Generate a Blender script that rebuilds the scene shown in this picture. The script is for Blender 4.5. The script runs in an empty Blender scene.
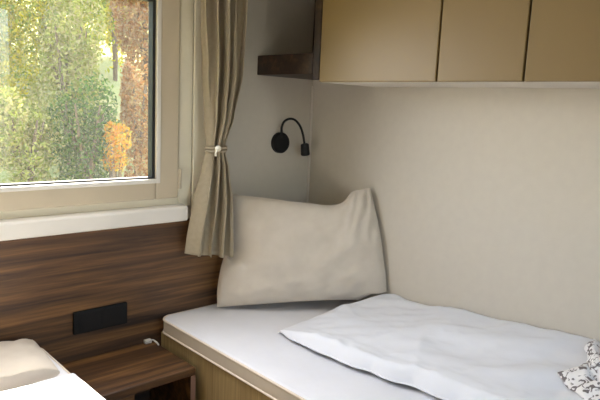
import bpy, bmesh, math, random
from mathutils import Vector, Matrix, noise
random.seed(7)
SC = bpy.context.scene
COL = SC.collection
PI = math.pi

# ------------------------------------------------------------------ materials
def mat(name, base=(.8, .8, .8), rough=.6, metal=0.0, var=None, vscale=6.0, bump=0.0, bscale=60.0,
        trans=0.0, sheen=0.0, spec=.5):
    m = bpy.data.materials.new(name); m.use_nodes = True
    nt = m.node_tree; b = nt.nodes['Principled BSDF']
    b.inputs['Roughness'].default_value = rough
    b.inputs['Metallic'].default_value = metal
    b.inputs['Specular IOR Level'].default_value = spec
    b.inputs['Sheen Weight'].default_value = sheen
    tc = nt.nodes.new('ShaderNodeTexCoord')
    n = nt.nodes.new('ShaderNodeTexNoise'); n.inputs['Scale'].default_value = vscale
    n.inputs['Detail'].default_value = 6
    nt.links.new(tc.outputs['Object'], n.inputs['Vector'])
    r = nt.nodes.new('ShaderNodeValToRGB')
    v = var if var else tuple(c * .93 for c in base)
    r.color_ramp.elements[0].position = .3; r.color_ramp.elements[0].color = (*v, 1)
    r.color_ramp.elements[1].position = .7; r.color_ramp.elements[1].color = (*base, 1)
    nt.links.new(n.outputs['Fac'], r.inputs['Fac'])
    nt.links.new(r.outputs['Color'], b.inputs['Base Color'])
    if bump:
        n2 = nt.nodes.new('ShaderNodeTexNoise'); n2.inputs['Scale'].default_value = bscale
        n2.inputs['Detail'].default_value = 4
        nt.links.new(tc.outputs['Object'], n2.inputs['Vector'])
        bp = nt.nodes.new('ShaderNodeBump'); bp.inputs['Strength'].default_value = bump
        bp.inputs['Distance'].default_value = .004
        nt.links.new(n2.outputs['Fac'], bp.inputs['Height'])
        nt.links.new(bp.outputs['Normal'], b.inputs['Normal'])
    if trans:
        t = nt.nodes.new('ShaderNodeBsdfTranslucent')
        nt.links.new(r.outputs['Color'], t.inputs['Color'])
        mx = nt.nodes.new('ShaderNodeMixShader'); mx.inputs['Fac'].default_value = trans
        nt.links.new(b.outputs[0], mx.inputs[1]); nt.links.new(t.outputs[0], mx.inputs[2])
        nt.links.new(mx.outputs[0], nt.nodes['Material Output'].inputs['Surface'])
    return m

def wood(name, dark, mid, light, axis=0, rough=.42):
    """walnut: grain runs along object axis `axis`"""
    m = bpy.data.materials.new(name); m.use_nodes = True
    nt = m.node_tree; b = nt.nodes['Principled BSDF']; b.inputs['Roughness'].default_value = rough
    tc = nt.nodes.new('ShaderNodeTexCoord')
    mp = nt.nodes.new('ShaderNodeMapping')
    s = [12.0, 12.0, 12.0]; s[axis] = .55
    mp.inputs['Scale'].default_value = s
    nt.links.new(tc.outputs['Object'], mp.inputs['Vector'])
    n1 = nt.nodes.new('ShaderNodeTexNoise'); n1.inputs['Scale'].default_value = 2.2
    n1.inputs['Detail'].default_value = 7; n1.inputs['Roughness'].default_value = .6
    n1.inputs['Distortion'].default_value = .5
    nt.links.new(mp.outputs[0], n1.inputs['Vector'])
    r = nt.nodes.new('ShaderNodeValToRGB'); cr = r.color_ramp
    cr.elements[0].position = .34; cr.elements[0].color = (*dark, 1)
    cr.elements[1].position = .68; cr.elements[1].color = (*light, 1)
    e = cr.elements.new(.5); e.color = (*mid, 1)
    nt.links.new(n1.outputs['Fac'], r.inputs['Fac'])
    mp2 = nt.nodes.new('ShaderNodeMapping'); s2 = [90.0, 90.0, 90.0]; s2[axis] = 2.0
    mp2.inputs['Scale'].default_value = s2
    nt.links.new(tc.outputs['Object'], mp2.inputs['Vector'])
    n2 = nt.nodes.new('ShaderNodeTexNoise'); n2.inputs['Scale'].default_value = 1.5
    nt.links.new(mp2.outputs[0], n2.inputs['Vector'])
    mx = nt.nodes.new('ShaderNodeMix'); mx.data_type = 'RGBA'; mx.blend_type = 'MULTIPLY'
    mx.inputs[0].default_value = .55
    nt.links.new(r.outputs['Color'], mx.inputs[6]); nt.links.new(n2.outputs['Color'], mx.inputs[7])
    r2 = nt.nodes.new('ShaderNodeValToRGB')
    r2.color_ramp.elements[0].position = .3; r2.color_ramp.elements[0].color = (.55, .55, .55, 1)
    r2.color_ramp.elements[1].position = .6; r2.color_ramp.elements[1].color = (1, 1, 1, 1)
    nt.links.new(n2.outputs['Fac'], r2.inputs['Fac']); nt.links.new(r2.outputs['Color'], mx.inputs[7])
    nt.links.new(mx.outputs[2], b.inputs['Base Color'])
    return m

def glass_mat():
    m = bpy.data.materials.new('glass'); m.use_nodes = True
    nt = m.node_tree; nt.nodes.remove(nt.nodes['Principled BSDF'])
    t = nt.nodes.new('ShaderNodeBsdfTransparent'); t.inputs['Color'].default_value = (.95, .96, .95, 1)
    g = nt.nodes.new('ShaderNodeBsdfGlossy'); g.inputs['Roughness'].default_value = .02
    f = nt.nodes.new('ShaderNodeLayerWeight')
    pw = nt.nodes.new('ShaderNodeMath'); pw.operation = 'POWER'; pw.inputs[1].default_value = 5
    ma = nt.nodes.new('ShaderNodeMath'); ma.operation = 'MULTIPLY_ADD'; ma.inputs[1].default_value = .9; ma.inputs[2].default_value = .04
    mx = nt.nodes.new('ShaderNodeMixShader')
    nt.links.new(f.outputs['Facing'], pw.inputs[0]); nt.links.new(pw.outputs[0], ma.inputs[0])
    nt.links.new(ma.outputs[0], mx.inputs['Fac'])
    nt.links.new(t.outputs[0], mx.inputs[1]); nt.links.new(g.outputs[0], mx.inputs[2])
    # fine dust and dried rain specks on the pane
    tc = nt.nodes.new('ShaderNodeTexCoord'); n = nt.nodes.new('ShaderNodeTexNoise'); n.inputs['Scale'].default_value = 260
    n.inputs['Detail'].default_value = 3; nt.links.new(tc.outputs['Object'], n.inputs['Vector'])
    mr = nt.nodes.new('ShaderNodeMapRange'); mr.inputs[1].default_value = .42; mr.inputs[2].default_value = .68
    mr.inputs[3].default_value = .0; mr.inputs[4].default_value = .04
    nt.links.new(n.outputs['Fac'], mr.inputs[0])
    tl = nt.nodes.new('ShaderNodeBsdfTranslucent'); tl.inputs['Color'].default_value = (.85, .82, .74, 1)
    m2 = nt.nodes.new('ShaderNodeMixShader'); nt.links.new(mr.outputs[0], m2.inputs['Fac'])
    nt.links.new(mx.outputs[0], m2.inputs[1]); nt.links.new(tl.outputs[0], m2.inputs[2]); mx = m2
    nt.links.new(mx.outputs[0], nt.nodes['Material Output'].inputs['Surface'])
    return m

def leafmat(name, cols, trans=.62):
    """leaf colour varies from leaf to leaf"""
    m = bpy.data.materials.new(name); m.use_nodes = True
    nt = m.node_tree; b = nt.nodes['Principled BSDF']; b.inputs['Roughness'].default_value = .8; b.inputs['Specular IOR Level'].default_value = .1
    g = nt.nodes.new('ShaderNodeNewGeometry')
    r = nt.nodes.new('ShaderNodeValToRGB'); cr = r.color_ramp; cr.interpolation = 'CONSTANT'
    n = len(cols)
    cr.elements[0].position = 0; cr.elements[0].color = (*cols[0], 1)
    cr.elements[1].position = 1 / n; cr.elements[1].color = (*cols[1], 1)
    for i in range(2, n):
        e = cr.elements.new(i / n); e.color = (*cols[i], 1)
    nt.links.new(g.outputs['Random Per Island'], r.inputs['Fac'])
    nt.links.new(r.outputs['Color'], b.inputs['Base Color'])
    t = nt.nodes.new('ShaderNodeBsdfTranslucent'); nt.links.new(r.outputs['Color'], t.inputs['Color'])
    mx = nt.nodes.new('ShaderNodeMixShader'); mx.inputs['Fac'].default_value = trans
    nt.links.new(b.outputs[0], mx.inputs[1]); nt.links.new(t.outputs[0], mx.inputs[2])
    nt.links.new(mx.outputs[0], nt.nodes['Material Output'].inputs['Surface'])
    return m

M = dict(
    wall=mat('wall_paper', (.55, .495, .41), .6, var=(.53, .475, .395), vscale=30, bump=.08, bscale=220),
    ceil=mat('ceiling_white', (.66, .63, .57), .7),
    floor=wood('floor_vinyl', (.16, .1, .06), (.25, .17, .1), (.33, .23, .15), 1),
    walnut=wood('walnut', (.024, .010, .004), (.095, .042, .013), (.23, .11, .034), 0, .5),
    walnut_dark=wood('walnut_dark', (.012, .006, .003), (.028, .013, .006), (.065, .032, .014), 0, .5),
    gold=mat('gold_laminate', (.20, .135, .056), .42, var=(.188, .126, .051), vscale=3, spec=.3),
    carcass=mat('carcass', (.05, .035, .02), .6),
    cream=mat('cream_board', (.66, .60, .52), .6),
    tanbase=wood('tan_laminate', (.30, .20, .085), (.36, .25, .11), (.42, .30, .14), 2, .5),
    pvc=mat('cream_plastic', (.56, .475, .345), .38),
    frame=mat('cream_frame', (.84, .77, .60), .4),
    white=mat('white_board', (.74, .70, .64), .35),
    gasket=mat('black_rubber', (.012, .012, .012), .6),
    blackp=mat('black_plastic', (.006, .006, .006), .6, spec=.25),
    blackm=mat('black_metal', (.005, .005, .005), .55, spec=.3),
    outletin=mat('socket_insert', (.009, .008, .008), .65, spec=.25),
    glass=glass_mat(),
    sheet=mat('white_sheet', (.745, .735, .75), .8, bump=.5, bscale=14, sheen=.1),
    sheetside=mat('mattress_border', (.52, .44, .34), .8),
    piping=mat('beige_piping', (.72, .62, .50), .7),
    duvet=mat('white_duvet', (.78, .78, .805), .8, bump=.45, bscale=18, sheen=.1),
    pillow=mat('beige_pillow', (.60, .53, .44), .85, var=(.55, .48, .395), vscale=14, bump=.5, bscale=20, sheen=.1),
    curtain=mat('linen_curtain', (.52, .44, .31), .9, var=(.47, .395, .275), vscale=60, bump=.3, bscale=300, trans=.3),
    knot=mat('cream_cord', (.8, .75, .62), .8),
    clip=mat('pale_plastic', (.6, .57, .52), .5),
    bark=mat('bark', (.17, .11, .07), .9, bump=.8, bscale=20),
    grass=mat('dry_grass', (.33, .35, .09), .95, var=(.46, .42, .18), vscale=.9, bump=1, bscale=20),
)
def printed():
    m = bpy.data.materials.new('printed_cotton'); m.use_nodes = True
    nt = m.node_tree; b = nt.nodes['Principled BSDF']; b.inputs['Roughness'].default_value = .85
    tc = nt.nodes.new('ShaderNodeTexCoord')
    n = nt.nodes.new('ShaderNodeTexNoise'); n.inputs['Scale'].default_value = 42; n.inputs['Detail'].default_value = 2
    n.inputs['Distortion'].default_value = 1.6
    nt.links.new(tc.outputs['Object'], n.inputs['Vector'])
    r = nt.nodes.new('ShaderNodeValToRGB'); cr = r.color_ramp
    cr.elements[0].position = .52; cr.elements[0].color = (.82, .79, .77, 1)
    cr.elements[1].position = .57; cr.elements[1].color = (.16, .135, .13, 1)
    nt.links.new(n.outputs['Fac'], r.inputs['Fac']); nt.links.new(r.outputs['Color'], b.inputs['Base Color'])
    return m
M['print'] = printed()

# ------------------------------------------------------------------ helpers
def empty(name, loc, label=None, cat=None, group=None):
    o = bpy.data.objects.new(name, None); COL.objects.link(o); o.location = loc
    o.empty_display_size = .05
    tag(o, label, cat, group); return o

def tag(o, label=None, cat=None, group=None, kind=None):
    if label: o['label'] = label
    if cat: o['category'] = cat
    if group: o['group'] = group
    if kind: o['kind'] = kind
    return o

ORI = {}
def origin(p):
    if p is None: return Vector((0, 0, 0))
    return ORI[p.name]

def link(name, bm, m, parent=None, loc=None, smooth=False):
    """bm is in world coordinates; the mesh is stored relative to loc"""
    me = bpy.data.meshes.new(name)
    if loc is None: loc = origin(parent)
    loc = Vector(loc)
    bmesh.ops.translate(bm, verts=bm.verts, vec=-loc)
    bmesh.ops.recalc_face_normals(bm, faces=bm.faces)
    bm.to_mesh(me); bm.free()
    for x in (m if isinstance(m, (list, tuple)) else [m]): me.materials.append(x)
    if smooth:
        for p in me.polygons: p.use_smooth = True
    o = bpy.data.objects.new(name, me); COL.objects.link(o)
    if parent is not None:
        o.parent = parent; o.location = loc - origin(parent)
    else:
        o.location = loc
    ORI[o.name] = loc
    return o

def thing(name, loc, label, cat, group=None):
    o = empty(name, loc, label, cat, group); ORI[o.name] = Vector(loc); return o

def box(bm, x0, x1, y0, y1, z0, z1, bev=0.0, seg=2):
    g = bmesh.ops.create_cube(bm, size=1.0)
    vs = g['verts']
    for v in vs:
        v.co = Vector(((x0 + x1) / 2 + v.co.x * (x1 - x0), (y0 + y1) / 2 + v.co.y * (y1 - y0), (z0 + z1) / 2 + v.co.z * (z1 - z0)))
    if bev:
        es = list({e for v in vs for e in v.link_edges})
        bmesh.ops.bevel(bm, geom=es, offset=bev, segments=seg, affect='EDGES', profile=.5)
    return bm

def B(*a, **k): return box(bmesh.new(), *a, **k)

def tube(bm, pts, rads, n=12, caps=True):
    pts = [Vector(p) for p in pts]
    if not isinstance(rads, (list, tuple)): rads = [rads] * len(pts)
    rings = []; up = None
    for i, p in enumerate(pts):
        t = (pts[min(i + 1, len(pts) - 1)] - pts[max(i - 1, 0)]).normalized()
        if up is None:
            up = t.orthogonal().normalized()
        else:
            up = (up - t * up.dot(t)).normalized()
        s = t.cross(up)
        rings.append([bm.verts.new(p + (up * math.cos(2 * PI * k / n) + s * math.sin(2 * PI * k / n)) * rads[i]) for k in range(n)])
    for a, b in zip(rings, rings[1:]):
        for k in range(n): bm.faces.new((a[k], a[(k + 1) % n], b[(k + 1) % n], b[k]))
    if caps: bm.faces.new(rings[0]); bm.faces.new(rings[-1])
    return bm

def smoothpath(pts, k=6):
    pts = [Vector(p) for p in pts]; out = []
    P = [pts[0]] + pts + [pts[-1]]
    for i in range(1, len(P) - 2):
        for j in range(k):
            t = j / k; a, b, c, d = P[i - 1], P[i], P[i + 1], P[i + 2]
            out.append(.5 * ((2 * b) + (c - a) * t + (2 * a - 5 * b + 4 * c - d) * t * t + (3 * b - a - 3 * c + d) * t ** 3))
    out.append(pts[-1]); return out

def struct(name, bm, m):
    return tag(link(name, bm, m), kind='structure')

# ------------------------------------------------------------------ room shell
XL, YF, ZC = -2.07, -2.75, 2.04
WX0, WX1, WZ0, WZ1 = -1.98, -.648, .925, 1.86      # window opening
bm = bmesh.new(); T = .07
box(bm, WX1, .07, 0, T, 0, ZC); box(bm, XL - .07, WX0, 0, T, 0, ZC)
box(bm, WX0, WX1, 0, T, 0, WZ0); box(bm, WX0, WX1, 0, T, WZ1, ZC)
struct('wall_back', bm, M['wall'])
struct('wall_right', B(0, .07, YF, 0, 0, ZC), M['wall'])
struct('wall_left', B(XL - .07, XL, YF, 0, 0, ZC), M['wall'])
bm = bmesh.new(); DX0, DX1, DZ = -1.2, -.45, 1.95
box(bm, XL - .07, DX0, YF - .07, YF, 0, ZC); box(bm, DX1, .07, YF - .07, YF, 0, ZC); box(bm, DX0, DX1, YF - .07, YF, DZ, ZC)
struct('wall_front', bm, M['walnut_dark'])
struct('floor', B(XL - .07, .07, YF - .07, .07, -.06, 0), M['floor'])
struct('ceiling', B(XL - .07, .07, YF - .07, .07, ZC, ZC + .05), M['ceil'])
# thin corner bead
struct('trim_1', B(-.009, -.0005, -.009, -.0005, .50, 1.43, bev=.003), M['cream'])

# ------------------------------------------------------------------ window
win = empty('window_1', (WX1, 0, WZ0)); win['kind'] = 'structure'; ORI[win.name] = Vector((WX1, 0, WZ0))
def ring(x0, x1, z0, z1, w, y0, y1, bev):
    bm = bmesh.new()
    box(bm, x0, x0 + w, y0, y1, z0, z1, bev); box(bm, x1 - w, x1, y0, y1, z0, z1, bev)
    box(bm, x0 + w, x1 - w, y0, y1, z0, z0 + w, bev); box(bm, x0 + w, x1 - w, y0, y1, z1 - w, z1, bev)
    return bm
link('window_frame', ring(WX0, WX1, WZ0 - .0, WZ1, .058, -.006, T - .005, .004), M['frame'], win)
SX0, SX1, SZ0, SZ1 = WX0 + .066, WX1 - .066, WZ0 + .038, WZ1 - .066
bm = bmesh.new()
w = .098
box(bm, SX0, SX0 + w, -.022, .04, SZ0, SZ1, .006); box(bm, SX1 - w, SX1, -.022, .04, SZ0, SZ1, .006)
box(bm, SX0 + w, SX1 - w, -.022, .04, SZ0, SZ0 + .079, .006); box(bm, SX0 + w, SX1 - w, -.022, .04, SZ1 - w, SZ1, .006)
sash = link('window_sash', bm, M['pvc'], win)
bead_w = .016
gx0, gx1, gz0, gz1 = SX0 + w, SX1 - w, SZ0 + .079, SZ1 - w
link('glazing_bead', ring(gx0 - bead_w, gx1 + bead_w, gz0 - bead_w, gz1 + bead_w, bead_w, -.027, -.0225, .002), M['white'], sash)
bm = bmesh.new(); g = .012
box(bm, gx0, gx0 + g, -.012, .02, gz0, gz1); box(bm, gx1 - g, gx1, -.012, .02, gz0, gz1)
box(bm, gx0 + g, gx1 - g, -.012, .02, gz0, gz0 + .006); box(bm, gx0 + g, gx1 - g, -.012, .02, gz1 - g, gz1)
link('gasket', bm, M['gasket'], sash)
bm = bmesh.new()
box(bm, gx0 + g, gx1 - g, .008, .014, gz0 + .006, gz1 - g)
link('pane', bm, M['glass'], sash)
bm = tube(bmesh.new(), [(SX1 + .004, -.022, 1.0), (SX1 + .004, -.022, 1.075)], .007, 10)
link('hinge', bm, M['pvc'], win)

# casing board between the window frame and the curtain
struct('trim_2', B(-.645, -.585, -.012, -.0005, .876, 1.95, .003), M['frame'])

# sill
bm = bmesh.new()
prof = [(0.0, .875), (-.046, .875), (-.050, .879), (-.050, .925), (-.046, .932), (-.02, .935), (0, .937)]
a = [bm.verts.new((WX0 - .05, y, z)) for y, z in prof]; b = [bm.verts.new((-.690, y, z)) for y, z in prof]
for i in range(len(prof)):
    j = (i + 1) % len(prof); bm.faces.new((a[i], a[j], b[j], b[i]))
bm.faces.new(a); bm.faces.new(b)
tag(link('window_sill', bm, M['white'], loc=(-1.3, 0, .875)), 'long white window sill board above the dark walnut panel', 'window sill')

# walnut panel below the sill
tag(link('wall_panel', B(XL, -.49, -.018, -.001, 0.0, .874, .002), M['walnut'], loc=(-1.28, 0, 0)),
    'dark walnut panel under the white window sill, behind both beds', 'wall panel')

# socket
so = thing('wall_socket', (-1.034, -.018, .545), 'black double wall socket set in the walnut panel above the nightstand', 'socket')
bm = B(-1.134, -.931, -.030, -.018, .503, .586, .004)
link('cover_plate', bm, M['blackp'], so)
for cx in (-1.0745, -.9905):
    bm = B(cx - .0415, cx + .0415, -.0312, -.030, .511, .578, .0005)
    link('socket_insert', bm, M['outletin'], so)

# ------------------------------------------------------------------ overhead cabinet and niche
y0c = -.374; ycs = [y0c, -.901, -1.188, -1.72, -2.25]
ZB, ZT = 1.428, 2.035; XF = -.33
cab = thing('overhead_cabinet', (-.16, y0c, ZB), 'gold-tan overhead cabinet with three doors above the right bed', 'cabinet')
bm = bmesh.new()
box(bm, XF + .022, -.001, ycs[-1], y0c, ZB + .004, ZT)
link('carcass', bm, M['carcass'], cab)
link('underside', B(XF + .02, -.0015, ycs[-1], y0c, ZB, ZB + .004), M['cream'], cab)
for i in range(4):
    bm = B(XF, XF + .018, ycs[i + 1] + .003, ycs[i] - .003, ZB + .001, ZT - .004, .003)
    link('door', bm, M['gold'], cab)

nic = thing('corner_shelf', (-.16, -.17, 1.455), 'dark walnut open corner shelf between the curtain and the overhead cabinet', 'shelf')
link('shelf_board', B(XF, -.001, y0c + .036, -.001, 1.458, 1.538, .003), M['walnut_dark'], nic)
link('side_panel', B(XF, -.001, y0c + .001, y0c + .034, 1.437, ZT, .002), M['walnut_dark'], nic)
link('back_panel', B(-.014, -.0005, y0c + .036, -.001, 1.539, 1.989), M['walnut_dark'], nic)  # added dark lining, cuts bounce light to darken the niche
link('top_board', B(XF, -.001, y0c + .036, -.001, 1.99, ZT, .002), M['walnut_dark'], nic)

# ------------------------------------------------------------------ reading lamp
lp = thing('reading_lamp', (-.193, 0, 1.172), 'small black gooseneck reading lamp on the wall above the beige pillow', 'lamp')
bm = tube(bmesh.new(), [(-.193, -.0005, 1.172), (-.193, -.018, 1.172), (-.193, -.024, 1.172), (-.193, -.026, 1.172)], [.046, .046, .042, .034], 32)
link('wall_base', bm, M['blackm'], lp)
neck = smoothpath([(-.2, -.02, 1.19), (-.203, -.027, 1.213), (-.205, -.03, 1.243), (-.195, -.034, 1.267), (-.172, -.039, 1.279), (-.148, -.045, 1.277),
                   (-.128, -.05, 1.262), (-.114, -.055, 1.241), (-.104, -.06, 1.21), (-.096, -.062, 1.176), (-.094, -.0625, 1.165)], 5)
link('gooseneck', tube(bmesh.new(), neck, .0052, 10), M['blackm'], lp, smooth=True)
bm = tube(bmesh.new(), [(-.0945, -.0625, 1.172), (-.0935, -.0628, 1.168), (-.088, -.064, 1.122), (-.0875, -.064, 1.119)], [.012, .0185, .0205, .017], 20)
link('lamp_head', bm, M['blackm'], lp, smooth=False)

# ------------------------------------------------------------------ curtain
def interp(tab, z):
    for (z0, *a), (z1, *b) in zip(tab, tab[1:]):
        if z1 <= z <= z0:
            t = (z0 - z) / (z0 - z1); t = t * t * (3 - 2 * t) * .5 + t * .5
            return [p + (q - p) * t for p, q in zip(a, b)]
    return list(tab[-1][1:])
# z, left x, right x, amplitude
ctab = [(1.97, -.690, -.464, .030), (1.72, -.672, -.474, .030), (1.45, -.650, -.488, .032), (1.28, -.632, -.523, .027), (1.17, -.626, -.560, .018),
        (1.15, -.626, -.560, .018), (1.08, -.640, -.540, .022), (.95, -.668, -.518, .026), (.80, -.698, -.513, .026), (.735, -.704, -.513, .026)]
bm = bmesh.new(); NU, NV = 150, 90; grid = []
for j in range(NV + 1):
    z = 1.97 - (1.97 - .735) * j / NV
    xl, xr, am = interp(ctab, z); row = []
    k = max(0, 1 - abs(z - 1.16) / .45)
    for i in range(NU + 1):
        u = i / NU
        ph = 2 * PI * (u * 4.1 + .12 * math.sin(3 * u + 2.3 * z)) + .6 * math.sin(2.1 * z)
        f = math.sin(ph) + .35 * math.sin(2.3 * ph + 3 * z + 1.0)
        x = xl + (xr - xl) * u + .010 * math.sin(2 * ph + .5) * (1 - .3 * k)
        y = -.098 + am * f * 1.15
        y += .006 * noise.noise((u * 5, z * 4, 1.3))
        zz = z + (.03 * (.5 - u) if z < .8 else 0) * (0.8 - z) / .065 if z < .8 else z
        row.append(bm.verts.new((x, min(y, -.054), zz)))
    grid.append(row)
for j in range(NV):
    for i in range(NU):
        bm.faces.new((grid[j][i], grid[j][i + 1], grid[j + 1][i + 1], grid[j + 1][i]))
cu = link('curtain', bm, M['curtain'], loc=(-.58, -.08, .735), smooth=True)
tag(cu, 'beige linen curtain gathered with a tie beside the window', 'curtain')
sm = cu.modifiers.new('s', 'SOLIDIFY'); sm.thickness = .0015
# tie
pts = []
for k in range(33):
    a = 2 * PI * k / 32
    pts.append((-.594 + .040 * math.cos(a), -.094 + .038 * math.sin(a), 1.158 - .010 * math.cos(a)))
bm = bmesh.new()
for dz in (-.006, .005): tube(bm, [(x, y, z + dz + .012 * (x + .594) / .04) for x, y, z in pts], .0055, 8, caps=False)
tie = link('tie_band', bm, M['curtain'], cu, loc=(-.594, -.094, 1.158), smooth=True)
bm = bmesh.new(); bmesh.ops.create_icosphere(bm, subdivisions=3, radius=.012, matrix=Matrix.Translation((-.612, -.134, 1.162)))
tube(bm, smoothpath([(-.614, -.135, 1.16), (-.622, -.138, 1.152), (-.624, -.136, 1.142), (-.622, -.134, 1.134)]), [.004] * 19, 8)
kn = link('tie_knot', bm, M['knot'], tie, loc=(-.618, -.118, 1.166), smooth=True); kn['label'] = 'pale cream knotted cord'

# ------------------------------------------------------------------ beds
def round_slab(x0, x1, y0, y1, z0, z1, rc, re):
    """box with rounded vertical corners and softened top / bottom edges"""
    bm = bmesh.new(); ns = 8
    def loop(ins, z):
        r = max(rc - ins, .002); out = []
        for cx, cy, a0 in ((x1 - rc, y1 - rc, 0), (x0 + rc, y1 - rc, PI / 2), (x0 + rc, y0 + rc, PI), (x1 - rc, y0 + rc, 1.5 * PI)):
            for k in range(ns + 1):
                a = a0 + PI / 2 * k / ns; out.append(bm.verts.new((cx + r * math.cos(a), cy + r * math.sin(a), z)))
        return out
    L = []
    for k in range(5):
        a = PI / 2 * k / 4; L.append(loop(re * (1 - math.sin(a)), z0 + re * (1 - math.cos(a))))
    for k in range(5):
        a = PI / 2 * k / 4; L.append(loop(re * (1 - math.cos(a)), z1 - re * (1 - math.sin(a))))
    n = len(L[0])
    for a, b in zip(L, L[1:]):
        for k in range(n):
            if (a[k].co - b[k].co).length > 1e-6 or True:
                bm.faces.new((a[k], a[(k + 1) % n], b[(k + 1) % n], b[k]))
    bm.faces.new(L[0]); bm.faces.new(L[-1]); return bm

def perimeter(x0, x1, y0, y1, rc, z, k=8):
    out = []
    for cx, cy, a0 in ((x1 - rc, y1 - rc, 0), (x0 + rc, y1 - rc, PI / 2), (x0 + rc, y0 + rc, PI), (x1 - rc, y0 + rc, 1.5 * PI)):
        for i in range(k + 1):
            a = a0 + PI / 2 * i / k; out.append((cx + rc * math.cos(a), cy + rc * math.sin(a), z))
    return out + [out[0]]

def bed(x0, x1, side, lab_base, lab_mat):
    """side: x of the face turned to the nightstand"""
    cx = (x0 + x1) / 2
    bs = thing('bed_base', (cx, -1.0, 0), lab_base, 'bed base', 'bed bases')
    s = 1 if side == x1 else -1
    f = side - s * .014
    link('side_panel', B(min(f, f - s * .018), max(f, f - s * .018), -1.98, -.022, 0, .434, .002), M['tanbase'], bs)
    a, b = sorted((f - s * .02, (x0 if s > 0 else x1) + s * .004))
    link('storage_box', B(a, b, -1.97, -.022, 0, .415), M['carcass'], bs)
    link('bed_board', B(a, b, -1.97, -.022, .416, .434), M['cream'], bs)
    mt = thing('mattress', (cx, -1.0, .436), lab_mat, 'mattress', 'bed mattresses')
    bm = round_slab(x0 + .004, x1 - .004, -1.99, -.022, .436, .500, .05, .014)
    o = link('mattress_body', bm, [M['sheet'], M['sheetside']], mt, smooth=True)
    for p in o.data.polygons:
        if abs(p.normal.z) < .35: p.material_index = 1
    bm = bmesh.new()
    for z in (.4935, .4435): tube(bm, perimeter(x0 + .0045, x1 - .0045, -1.9895, -.0225, .05, z), .0045, 6, caps=False)
    link('piping', bm, M['piping'], mt, smooth=True)
bed(-.80, 0, -.80, 'tan laminate bed base under the right bed, beside the nightstand', 'white sheeted mattress under the beige pillow and thick white duvet')
bed(-2.05, -1.25, -1.25, 'tan laminate base of the left bed, below its sunlit duvet', 'white sheeted mattress of the left bed, at the bottom left corner')

# ------------------------------------------------------------------ nightstand
ns = thing('nightstand', (-1.03, -.17, 0), 'low dark walnut nightstand with an open front between the two beds', 'nightstand')
nx0, nx1, ny, nz = -1.243, -.818, -.323, .404
link('top', B(nx0, nx1, ny, -.0185, nz - .028, nz, .003), M['walnut'], ns)
link('side_panel', B(nx1 - .020, nx1, ny + .002, -.0185, 0, nz - .0285, .0015), M['walnut'], ns)
link('side_panel', B(nx0, nx0 + .018, ny + .002, -.0185, 0, nz - .0285, .0015), M['walnut'], ns)
link('front_panel', B(nx0 + .0185, -1.052, ny + .002, ny + .020, 0, nz - .0285, .0015), M['walnut'], ns)
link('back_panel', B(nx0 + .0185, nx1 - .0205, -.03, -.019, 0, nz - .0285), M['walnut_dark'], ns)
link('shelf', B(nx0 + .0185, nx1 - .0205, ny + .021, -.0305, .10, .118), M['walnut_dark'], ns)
ed = link('edge_strip', B(nx1 - .0195, nx1 - .0005, ny - .0005, ny + .0018, 0, nz - .029), mat('edge_band', (.30, .17, .12), .4), ns)
ed['label'] = 'paler reddish edge strip'

# pale clip in the corner behind the nightstand
bm = B(-.862, -.834, -.040, -.020, .4045, .420, .004)
tube(bm, smoothpath([(-.838, -.03, .412), (-.828, -.035, .414), (-.822, -.05, .409), (-.826, -.075, .4075)]), .003, 8)
tag(link('cable_clip', bm, M['clip'], loc=(-.848, -.03, .4045)), 'tiny pale cable end on the back corner of the nightstand', 'cable end')

# ------------------------------------------------------------------ duvet height field
def sstep(a, b, x):
    t = max(0, min(1, (x - a) / (b - a))); return t * t * (3 - 2 * t)
def dv_edge(y):      # left (open) edge of the right duvet
    tab = [(-.40, -.520), (-.46, -.548), (-.60, -.566), (-.77, -.556), (-.92, -.535), (-1.11, -.505), (-1.4, -.49), (-2.0, -.48)]
    for (a, p), (b, q) in zip(tab, tab[1:]):
        if b <= y <= a: return p + (q - p) * (a - y) / (a - b)
    return tab[0][1] if y > -.4 else tab[-1][1]
def dv_far(x):
    return -.445 - .022 * math.sin(7 * x + 1) - .012 * sstep(-.35, -.1, x)
def fold(x, y):
    return (.012 * noise.noise((x * 6, y * 5, .3)) + .006 * noise.noise((x * 16 + y * 8, y * 9, 2.3))
            + .006 * math.sin(26 * (x * .8 + y * .55) + 4 * noise.noise((x * 3, y * 3, 5))) * sstep(-.55, -1.4, y) * sstep(-.5, -.3, x)
            - .012 * abs(noise.noise((x * 5 - y * 2, y * 6, 7.7)))
            + .005 * noise.noise((x * 30, y * 24, 1.1)) * sstep(.09, .0, abs(x - dv_edge(y) - .03)) - .006 * abs(noise.noise((x * 11 + y * 5, y * 13 - x * 6, 3.3))))
def dv_top(x, y):
    e = dv_edge(y); d = max(0, x - e); df = max(0, dv_far(x) - y)
    hw = .580 + .066 * sstep(-.5, -1.4, y)          # height at the wall
    hr = .534 + .036 * sstep(-.44, -.74, y) + .012 * sstep(-.7, -1.2, y)          # height of the ridge by the open edge
    h = hr + (hw - hr) * sstep(0, .5, d)
    r = .026
    ke = math.sqrt(max(0, 1 - (1 - min(1, d / r)) ** 2)); kf = math.sqrt(max(0, 1 - (1 - min(1, df / (.13 - .085 * sstep(-.38, -.2, x)))) ** 2))
    k = min(ke, kf)
    return .504 + (h - .504) * k + fold(x, y) * k
bm = bmesh.new(); NU, NV = 110, 190; top = []; bot = []
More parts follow.
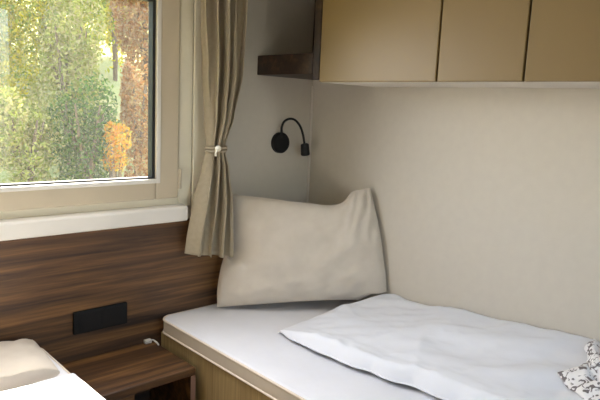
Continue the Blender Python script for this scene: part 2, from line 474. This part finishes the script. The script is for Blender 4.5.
for j in range(NV + 1):
    v = j / NV; rt = []; rb = []
    for i in range(NU + 1):
        u = (i / NU) ** 1.5
        yb = -.40 + (-1.97 + .40) * v
        xa = dv_edge(yb); x = xa + (-.004 - xa) * u
        yf = dv_far(x); y = yf + (-1.97 - yf) * (v ** 1.25)
        xa = dv_edge(y); x = xa + (-.004 - xa) * u
        z = dv_top(x, y)
        # the plump edge bulges out over the mattress
        lip = max(0, 1 - (x - xa) / .05)
        rt.append(bm.verts.new((x - .012 * lip * noise.noise((y * 14, x * 5, 4)), y, max(z, .518 if i == 0 and j > 3 else .5035))))
        rb.append(bm.verts.new((min(x + .035 * lip, -.004), y, .5022)))
    top.append(rt); bot.append(rb)
for j in range(NV):
    for i in range(NU):
        bm.faces.new((top[j][i], top[j][i + 1], top[j + 1][i + 1], top[j + 1][i]))
        bm.faces.new((bot[j][i], bot[j + 1][i], bot[j + 1][i + 1], bot[j][i + 1]))
for j in range(NV):
    for i in (0, NU): bm.faces.new((top[j][i], top[j + 1][i], bot[j + 1][i], bot[j][i]))
for i in range(NU):
    for j in (0, NV): bm.faces.new((top[j][i], top[j][i + 1], bot[j][i + 1], bot[j][i]))
tag(link('duvet', bm, M['duvet'], loc=(-.28, -1.2, .502), smooth=True), 'thick folded white duvet on the right bed, against the cream wall', 'duvet', 'duvets')

# left duvet (sunlit)
def ld_top(x, y):
    d = max(0, -1.256 - x); df = max(0, -.375 - y + .03 * math.sin(9 * x))
    k = min(math.sqrt(max(0, 1 - (1 - min(1, d / .035)) ** 2)), math.sqrt(max(0, 1 - (1 - min(1, df / .03)) ** 2)))
    f = .008 * noise.noise((x * 8, y * 8, 3.1)) + .006 * math.sin(30 * y + 6 * x) * noise.noise((x * 3, y * 3, 9))
    h = .030 + .035 * sstep(0, .35, d) + .01 * sstep(0, .5, df)
    return .503 + (h + f) * k
bm = bmesh.new(); NU, NV = 70, 130; top = []; bot = []
for j in range(NV + 1):
    rt = []; rb = []
    for i in range(NU + 1):
        u = (i / NU) ** 1.5; x = -1.256 - u * .785
        yf = -.375 + .03 * math.sin(9 * x); y = yf + (-1.95 - yf) * (j / NV) ** 1.3
        rt.append(bm.verts.new((x, y, max(ld_top(x, y), .5035)))); rb.append(bm.verts.new((x, y, .502)))
    top.append(rt); bot.append(rb)
for j in range(NV):
    for i in range(NU):
        bm.faces.new((top[j][i], top[j][i + 1], top[j + 1][i + 1], top[j + 1][i]))
        bm.faces.new((bot[j][i], bot[j + 1][i], bot[j + 1][i + 1], bot[j][i + 1]))
for j in range(NV):
    for i in (0, NU): bm.faces.new((top[j][i], top[j + 1][i], bot[j + 1][i], bot[j][i]))
for i in range(NU):
    for j in (0, NV): bm.faces.new((top[j][i], top[j][i + 1], bot[j][i + 1], bot[j][i]))
tag(link('duvet', bm, M['duvet'], loc=(-1.65, -1.2, .502), smooth=True), 'sunlit white duvet on the left bed, bottom left of the photo', 'duvet', 'duvets')

# ------------------------------------------------------------------ pillows
def pillow_mesh(bottom, top, left, right, thick_f, thick_b, clampf, nu=64, nv=48, seed=0.0, wr=1.0):
    """Coons patch between four border curves, puffed to both sides"""
    def cur(c, t):
        c = [Vector(p) for p in c]; t *= len(c) - 1; i = min(int(t), len(c) - 2); f = t - i
        return c[i].lerp(c[i + 1], f)
    bottom, top, left, right = [smoothpath(c, 6) for c in (bottom, top, left, right)]
    c00, c10, c01, c11 = Vector(bottom[0]), Vector(bottom[-1]), Vector(top[0]), Vector(top[-1])
    nrm = (c10 - c00).cross(c01 - c00).normalized()
    bm = bmesh.new(); F = []; K = []
    for j in range(nv + 1):
        v = .5 - .5 * math.cos(PI * j / nv); rf = []; rb = []
        for i in range(nu + 1):
            u = .5 - .5 * math.cos(PI * i / nu)
            p = (cur(bottom, u) * (1 - v) + cur(top, u) * v + cur(left, v) * (1 - u) + cur(right, v) * u
                 - (c00 * (1 - u) * (1 - v) + c10 * u * (1 - v) + c01 * (1 - u) * v + c11 * u * v))
            s, t = 2 * u - 1, 2 * v - 1
            e = (max(0, 1 - abs(s) ** 3.2) * max(0, 1 - abs(t) ** 2.6)) ** .55
            cr = (abs(s) ** 4 + abs(t) ** 4)       # creases run in from the seams
            w = wr * (.010 * noise.noise((u * 9 + seed, v * 7, .7)) + .005 * noise.noise((u * 20, v * 16 + seed, 4.)))
            w += wr * .011 * math.sin(60 * (u - v * .35) + seed) * max(0, s) ** 2 * max(0, t + .2)
            w *= min(1, e * 2)
            rf.append(bm.verts.new(clampf(p + nrm * (thick_f * e + w)))); rb.append(bm.verts.new(clampf(p - nrm * (thick_b * e + .5 * w))))
        F.append(rf); K.append(rb)
    for j in range(nv):
        for i in range(nu):
            bm.faces.new((F[j][i], F[j][i + 1], F[j + 1][i + 1], F[j + 1][i]))
            bm.faces.new((K[j][i], K[j + 1][i], K[j + 1][i + 1], K[j][i + 1]))
    bmesh.ops.remove_doubles(bm, verts=bm.verts, dist=.0006)
    return bm
def pclamp(p):
    z = .5025
    if p.x > dv_edge(p.y) and p.y < dv_far(p.x) + .035: z = max(z, dv_top(p.x, p.y) + .005, dv_top(p.x, p.y - .03) + .005)
    if p.z > .70 and p.x < -.44: p = Vector((p.x, max(p.y, -.050 - 2.2 * max(0, p.x + .500) - max(0, .735 - p.z) * 2), p.z))
    return Vector((min(p.x, -.011), min(p.y, -.024 if p.z < .88 else -.006), max(p.z, z)))
bottom = [(-.562, -.088, .512), (-.491, -.142, .520), (-.393, -.216, .530), (-.293, -.285, .538), (-.193, -.360, .545), (-.092, -.44, .55), (-.016, -.515, .556)]
topc = [(-.478, -.052, .963), (-.423, -.098, .957), (-.358, -.15, .951), (-.293, -.202, .942), (-.228, -.254, .936), (-.162, -.306, .930), (-.117, -.338, .945), (-.084, -.355, .986), (-.050, -.379, 1.0), (-.022, -.398, 1.008)]
left = [(-.562, -.088, .512), (-.556, -.076, .577), (-.54, -.071, .658), (-.514, -.069, .739), (-.494, -.062, .853), (-.478, -.052, .963)]
right = [(-.016, -.515, .556), (-.012, -.507, .63), (-.012, -.482, .733), (-.013, -.455, .837), (-.018, -.425, .928), (-.022, -.398, 1.008)]
bm = pillow_mesh(bottom, topc, left, right, .060, .055, pclamp)
pl = link('pillow', bm, M['pillow'], loc=(-.3, -.25, .503), smooth=True)
tag(pl, 'large beige pillow propped upright in the corner of the right bed', 'pillow', 'bed pillows')
seam = []
for c in (bottom, right, topc[::-1], left[::-1]): seam += [tuple(pclamp(Vector(p))) for p in smoothpath(c, 5)][:-1]
seam.append(seam[0])
link('seam_piping', tube(bmesh.new(), seam, .0035, 6, caps=False), M['pillow'], pl, loc=(-.3, -.25, .503), smooth=True)

z = .524
bm = pillow_mesh([(-1.95, -.385, z), (-1.6, -.372, z), (-1.30, -.372, z)], [(-1.95, -.04, z), (-1.6, -.045, z), (-1.275, -.035, z)],
                 [(-1.95, -.385, z), (-1.94, -.2, z), (-1.95, -.04, z)], [(-1.30, -.372, z), (-1.285, -.2, z), (-1.275, -.035, z)],
                 .045, .03, lambda p: Vector((p.x, max(min(p.y, -.03), -.33), max(p.z, .503))), seed=3., wr=.5)
tag(link('pillow', bm, M['pillow'], loc=(-1.6, -.2, .503), smooth=True), 'beige pillow lying flat on the left bed below the walnut panel', 'pillow', 'bed pillows')

# ------------------------------------------------------------------ printed cloth on the duvet
bm = bmesh.new(); NU, NV = 60, 60; top = []; bot = []
for j in range(NV + 1):
    rt = []; rb = []
    for i in range(NU + 1):
        u, v = i / NU, j / NV
        x = -.275 + .265 * u - .17 * v; y = -1.352 - .03 * math.sin(5 * u) - .02 * u - .30 * v
        x += .012 * noise.noise((u * 5, v * 5, 1)) ; y += .012 * noise.noise((u * 6, v * 4, 5))
        x = max(min(x, -.012), dv_edge(y) + .05 + .02 * u)
        e = min(1, 8 * min(u, 1 - u, v, 1 - v)) ** .5
        w = abs(noise.noise((u * 4 + v * 2, v * 4, 8))) * .030 + .014 * abs(math.sin(7 * (u * .8 + v) + 3 * noise.noise((u * 3, v * 3, 2))))
        zb = dv_top(x, y) + .004
        rb.append(bm.verts.new((x, y, zb))); rt.append(bm.verts.new((x, y, zb + .003 + (.006 + w) * e)))
    top.append(rt); bot.append(rb)
for j in range(NV):
    for i in range(NU):
        bm.faces.new((top[j][i], top[j][i + 1], top[j + 1][i + 1], top[j + 1][i]))
        bm.faces.new((bot[j][i], bot[j + 1][i], bot[j + 1][i + 1], bot[j][i + 1]))
for j in range(NV):
    for i in (0, NU): bm.faces.new((top[j][i], top[j + 1][i], bot[j + 1][i], bot[j][i]))
for i in range(NU):
    for j in (0, NV): bm.faces.new((top[j][i], top[j][i + 1], bot[j][i + 1], bot[j][i]))
tag(link('printed_cloth', bm, M['print'], loc=(-.2, -1.5, .64), smooth=True), 'crumpled white cloth with dark grey print lying on the right duvet', 'cloth')

# ------------------------------------------------------------------ garden outside
def gz(x, y):
    return -.5 + .42 * max(0, y - 2.4) * sstep(1.5, 7, y) + .12 * noise.noise((x * .4, y * .4, 0))
bm = bmesh.new(); N = 60; g = []
for j in range(N + 1):
    row = []
    for i in range(N + 1):
        x = -9 + 24 * i / N; y = .3 + 19 * j / N
        row.append(bm.verts.new((x, y, gz(x, y))))
    g.append(row)
for j in range(N):
    for i in range(N): bm.faces.new((g[j][i], g[j][i + 1], g[j + 1][i + 1], g[j + 1][i]))
gr = link('ground', bm, M['grass'], smooth=True); gr['kind'] = 'structure'

LM = dict(
    yellow=leafmat('yellow_leaves', [(.60, .48, .01), (.40, .42, .02), (.66, .54, .03), (.20, .28, .02), (.50, .42, .06)]),
    lime=leafmat('lime_leaves', [(.30, .38, .02), (.42, .46, .03), (.16, .24, .02), (.52, .46, .05), (.36, .34, .05)]),
    green=leafmat('green_leaves', [(.07, .17, .02), (.11, .23, .04), (.05, .11, .02), (.2, .27, .05), (.13, .19, .07)]),
    pale=leafmat('pale_leaves', [(.50, .48, .13), (.56, .50, .20), (.38, .40, .08), (.58, .48, .22), (.30, .34, .07)]),
    russet=leafmat('russet_leaves', [(.50, .22, .07), (.58, .31, .12), (.55, .38, .16), (.40, .18, .06), (.60, .38, .2)]),
    orange=leafmat('orange_flowers', [(.75, .36, .03), (.8, .48, .05), (.7, .3, .05), (.5, .45, .1)]),
    blue=leafmat('bluish_leaves', [(.16, .24, .12), (.22, .30, .14), (.13, .2, .1), (.30, .32, .14)]),
)
def shrub(name, x, y, r, h, n, leaf, m, label, cat, lift=.0, group=None):
    z0 = gz(x, y); t = thing(name, (x, y, z0), label, cat, group)
    bm = bmesh.new(); rnd = random.Random(hash((round(x * 100), round(y * 100))) & 0xffff)
    lobes = [(0, 0, .5, 1.0)] + [(rnd.uniform(-.55, .55), rnd.uniform(-.5, .5), rnd.uniform(.2, .85), rnd.uniform(.35, .6)) for _ in range(9)]
    for k in range(n):
        lx, ly, lz, ls = rnd.choice(lobes)
        a, b = rnd.uniform(0, 2 * PI), rnd.uniform(-1, 1); q = rnd.uniform(.55, 1) ** .5; s = math.sqrt(1 - b * b)
        px = x + r * (lx + ls * .8 * q * s * math.cos(a)); py = y + r * (ly + ls * .8 * q * s * math.sin(a))
        pz = z0 + lift + (h - lift) * max(.02, min(1.05, lz + ls * .5 * q * b))
        d = Vector((rnd.uniform(-1, 1), rnd.uniform(-1, 1), rnd.uniform(-.4, 1))).normalized()
        e = d.orthogonal().normalized(); e.rotate(Matrix.Rotation(rnd.uniform(0, 6.28), 3, d)); f = d.cross(e)
        L = leaf * rnd.uniform(.6, 1.3); c = Vector((px, py, pz))
        vs = [bm.verts.new(c + e * L), bm.verts.new(c + f * L * .45 + d * L * .12), bm.verts.new(c - e * L), bm.verts.new(c - f * L * .45 + d * L * .12)]
        bm.faces.new(vs)
    link('foliage', bm, m, t)
    bm = bmesh.new()
    for k in range(5):
        a = 2 * PI * k / 5
        tube(bm, smoothpath([(x, y, z0 - .05), (x + .1 * r * math.cos(a), y + .1 * r * math.sin(a), z0 + .3 * h), (x + .45 * r * math.cos(a), y + .45 * r * math.sin(a), z0 + .8 * h)], 4),
             [.035, .033, .03, .028, .025, .022, .019, .015, .01], 7)
    link('branches', bm, M['bark'], t)
    return t
shrub('shrub', .15, 6.2, 1.15, 3.0, 15000, .034, LM['yellow'], 'tall yellow-leaved shrub at the left of the window view', 'shrub')
shrub('shrub', 1.35, 7.0, 1.15, 3.5, 15000, .036, LM['lime'], 'tall lime green shrub in the middle of the window view', 'shrub')
shrub('shrub', .75, 9.2, 1.5, 4.6, 9000, .06, LM['blue'], 'bluish green tall shrub behind the yellow one outside', 'shrub')
shrub('shrub', 2.6, 9.0, 1.5, 4.6, 10000, .06, LM['yellow'], 'yellow-green shrub high behind the lime one outside', 'shrub')
shrub('shrub', 2.18, 5.6, .52, 3.6, 11000, .036, LM['russet'], 'narrow russet shrub at the right edge of the window view', 'shrub')
shrub('shrub', .80, 4.4, .48, 1.6, 5000, .03, LM['green'], 'dark green bush low beside the orange flowering one outside', 'bush')
shrub('flowering_bush', 1.0, 4.1, .21, 1.25, 1300, .026, LM['orange'], 'small bright orange flowering bush seen through the window', 'bush', lift=.62)
shrub('shrub', .22, 4.6, .45, 1.25, 5000, .032, LM['pale'], 'low pale bush at the bottom left of the window view', 'bush')
shrub('shrub', 1.0, 5.4, .55, 2.1, 6000, .034, LM['pale'], 'pale dry bush behind the dark green one outside', 'bush')
shrub('shrub', 3.5, 8.6, .8, 4.2, 6200, .06, LM['pale'], 'pale straw-coloured shrub rising behind the russet one outside', 'shrub')
shrub('shrub', 2.62, 7.5, .62, 4.4, 9000, .045, LM['yellow'], 'narrow yellow shrub between the lime and the russet ones outside', 'shrub')
shrub('shrub', 1.47, 4.5, .24, 1.9, 4500, .03, LM['russet'], 'low russet bush at the right edge of the window view, before the taller one', 'bush')

shrub('shrub', -1.9, 6.6, 1.2, 3.4, 9000, .045, LM['lime'], 'broad lime shrub beyond the left edge of the window view', 'shrub')
shrub('shrub', -4.2, 7.4, 1.3, 3.6, 9000, .05, LM['yellow'], 'broad yellow shrub farthest left in the garden', 'shrub')

# ------------------------------------------------------------------ light
w = bpy.data.worlds.new('World'); SC.world = w; w.use_nodes = True
nt = w.node_tree; bg = nt.nodes['Background']
sky = nt.nodes.new('ShaderNodeTexSky'); sky.sky_type = 'NISHITA'; sky.sun_disc = False
sky.sun_elevation = math.radians(49); sky.sun_rotation = math.radians(28)
sky.air_density = 1.2; sky.dust_density = 2.5
nt.links.new(sky.outputs[0], bg.inputs['Color']); bg.inputs['Strength'].default_value = 1.0
sd = bpy.data.lights.new('sun', 'SUN'); sd.energy = 24.0; sd.angle = math.radians(.6); sd.color = (1, .93, .82)
so_ = bpy.data.objects.new('sun', sd); COL.objects.link(so_)
el, az = math.radians(49), math.radians(28)
d = Vector((math.sin(az) * math.cos(el), math.cos(az) * math.cos(el), math.sin(el)))
so_.rotation_euler = d.to_track_quat('Z', 'Y').to_euler(); so_.location = (3, 6, 6)
def area(name, loc, rot, sx, sy, e, col):
    l = bpy.data.lights.new(name, 'AREA'); l.shape = 'RECTANGLE'; l.size = sx; l.size_y = sy; l.energy = e; l.color = col
    o = bpy.data.objects.new(name, l); COL.objects.link(o); o.location = loc; o.rotation_euler = rot; return o
# daylight that comes in through the window
oa = area('window_daylight', ((gx0 + gx1) / 2, -.13, 1.52), (math.radians(-58), 0, 0), gx1 - gx0, .34, 10.5, (.96, .965, 1.0))
oa.data.spread = math.radians(150)
ob = area('window_ground_bounce', ((gx0 + gx1) / 2, -.10, 1.22), (math.radians(-118), 0, 0), gx1 - gx0, .30, 2, (1, .90, .74))
ob.data.spread = math.radians(130)
area('rear_fill', ((DX0 + DX1) / 2, YF - .1, 1.0), (math.radians(90), 0, 0), .72, 1.85, 2.6, (1, .93, .82))  # added fill lamp behind the camera, its source is unseen

# ------------------------------------------------------------------ camera
yaw, pitch, roll = .750411984, .154528467, -.0447317188
f = Vector((math.sin(yaw) * math.cos(pitch), math.cos(yaw) * math.cos(pitch), -math.sin(pitch)))
r = Vector((math.cos(yaw), -math.sin(yaw), 0)); dn = f.cross(r)
r2 = r * math.cos(roll) + dn * math.sin(roll); d2 = -r * math.sin(roll) + dn * math.cos(roll)
cd = bpy.data.cameras.new('camera'); cam = bpy.data.objects.new('camera', cd); COL.objects.link(cam)
mtx = Matrix((r2, -d2, -f)).transposed().to_4x4(); mtx.translation = Vector((-1.92044691, -2.00746575, 1.33031034))
cam.matrix_world = mtx
cd.sensor_fit = 'HORIZONTAL'; cd.sensor_width = 36; cd.lens = 36 * 592.957 / 600; cd.clip_start = .02
SC.camera = cam
vs = SC.view_settings; vs.view_transform = 'Standard'; vs.look = 'None'; vs.gamma = 1; vs.exposure = 0.34; vs.use_curve_mapping = False
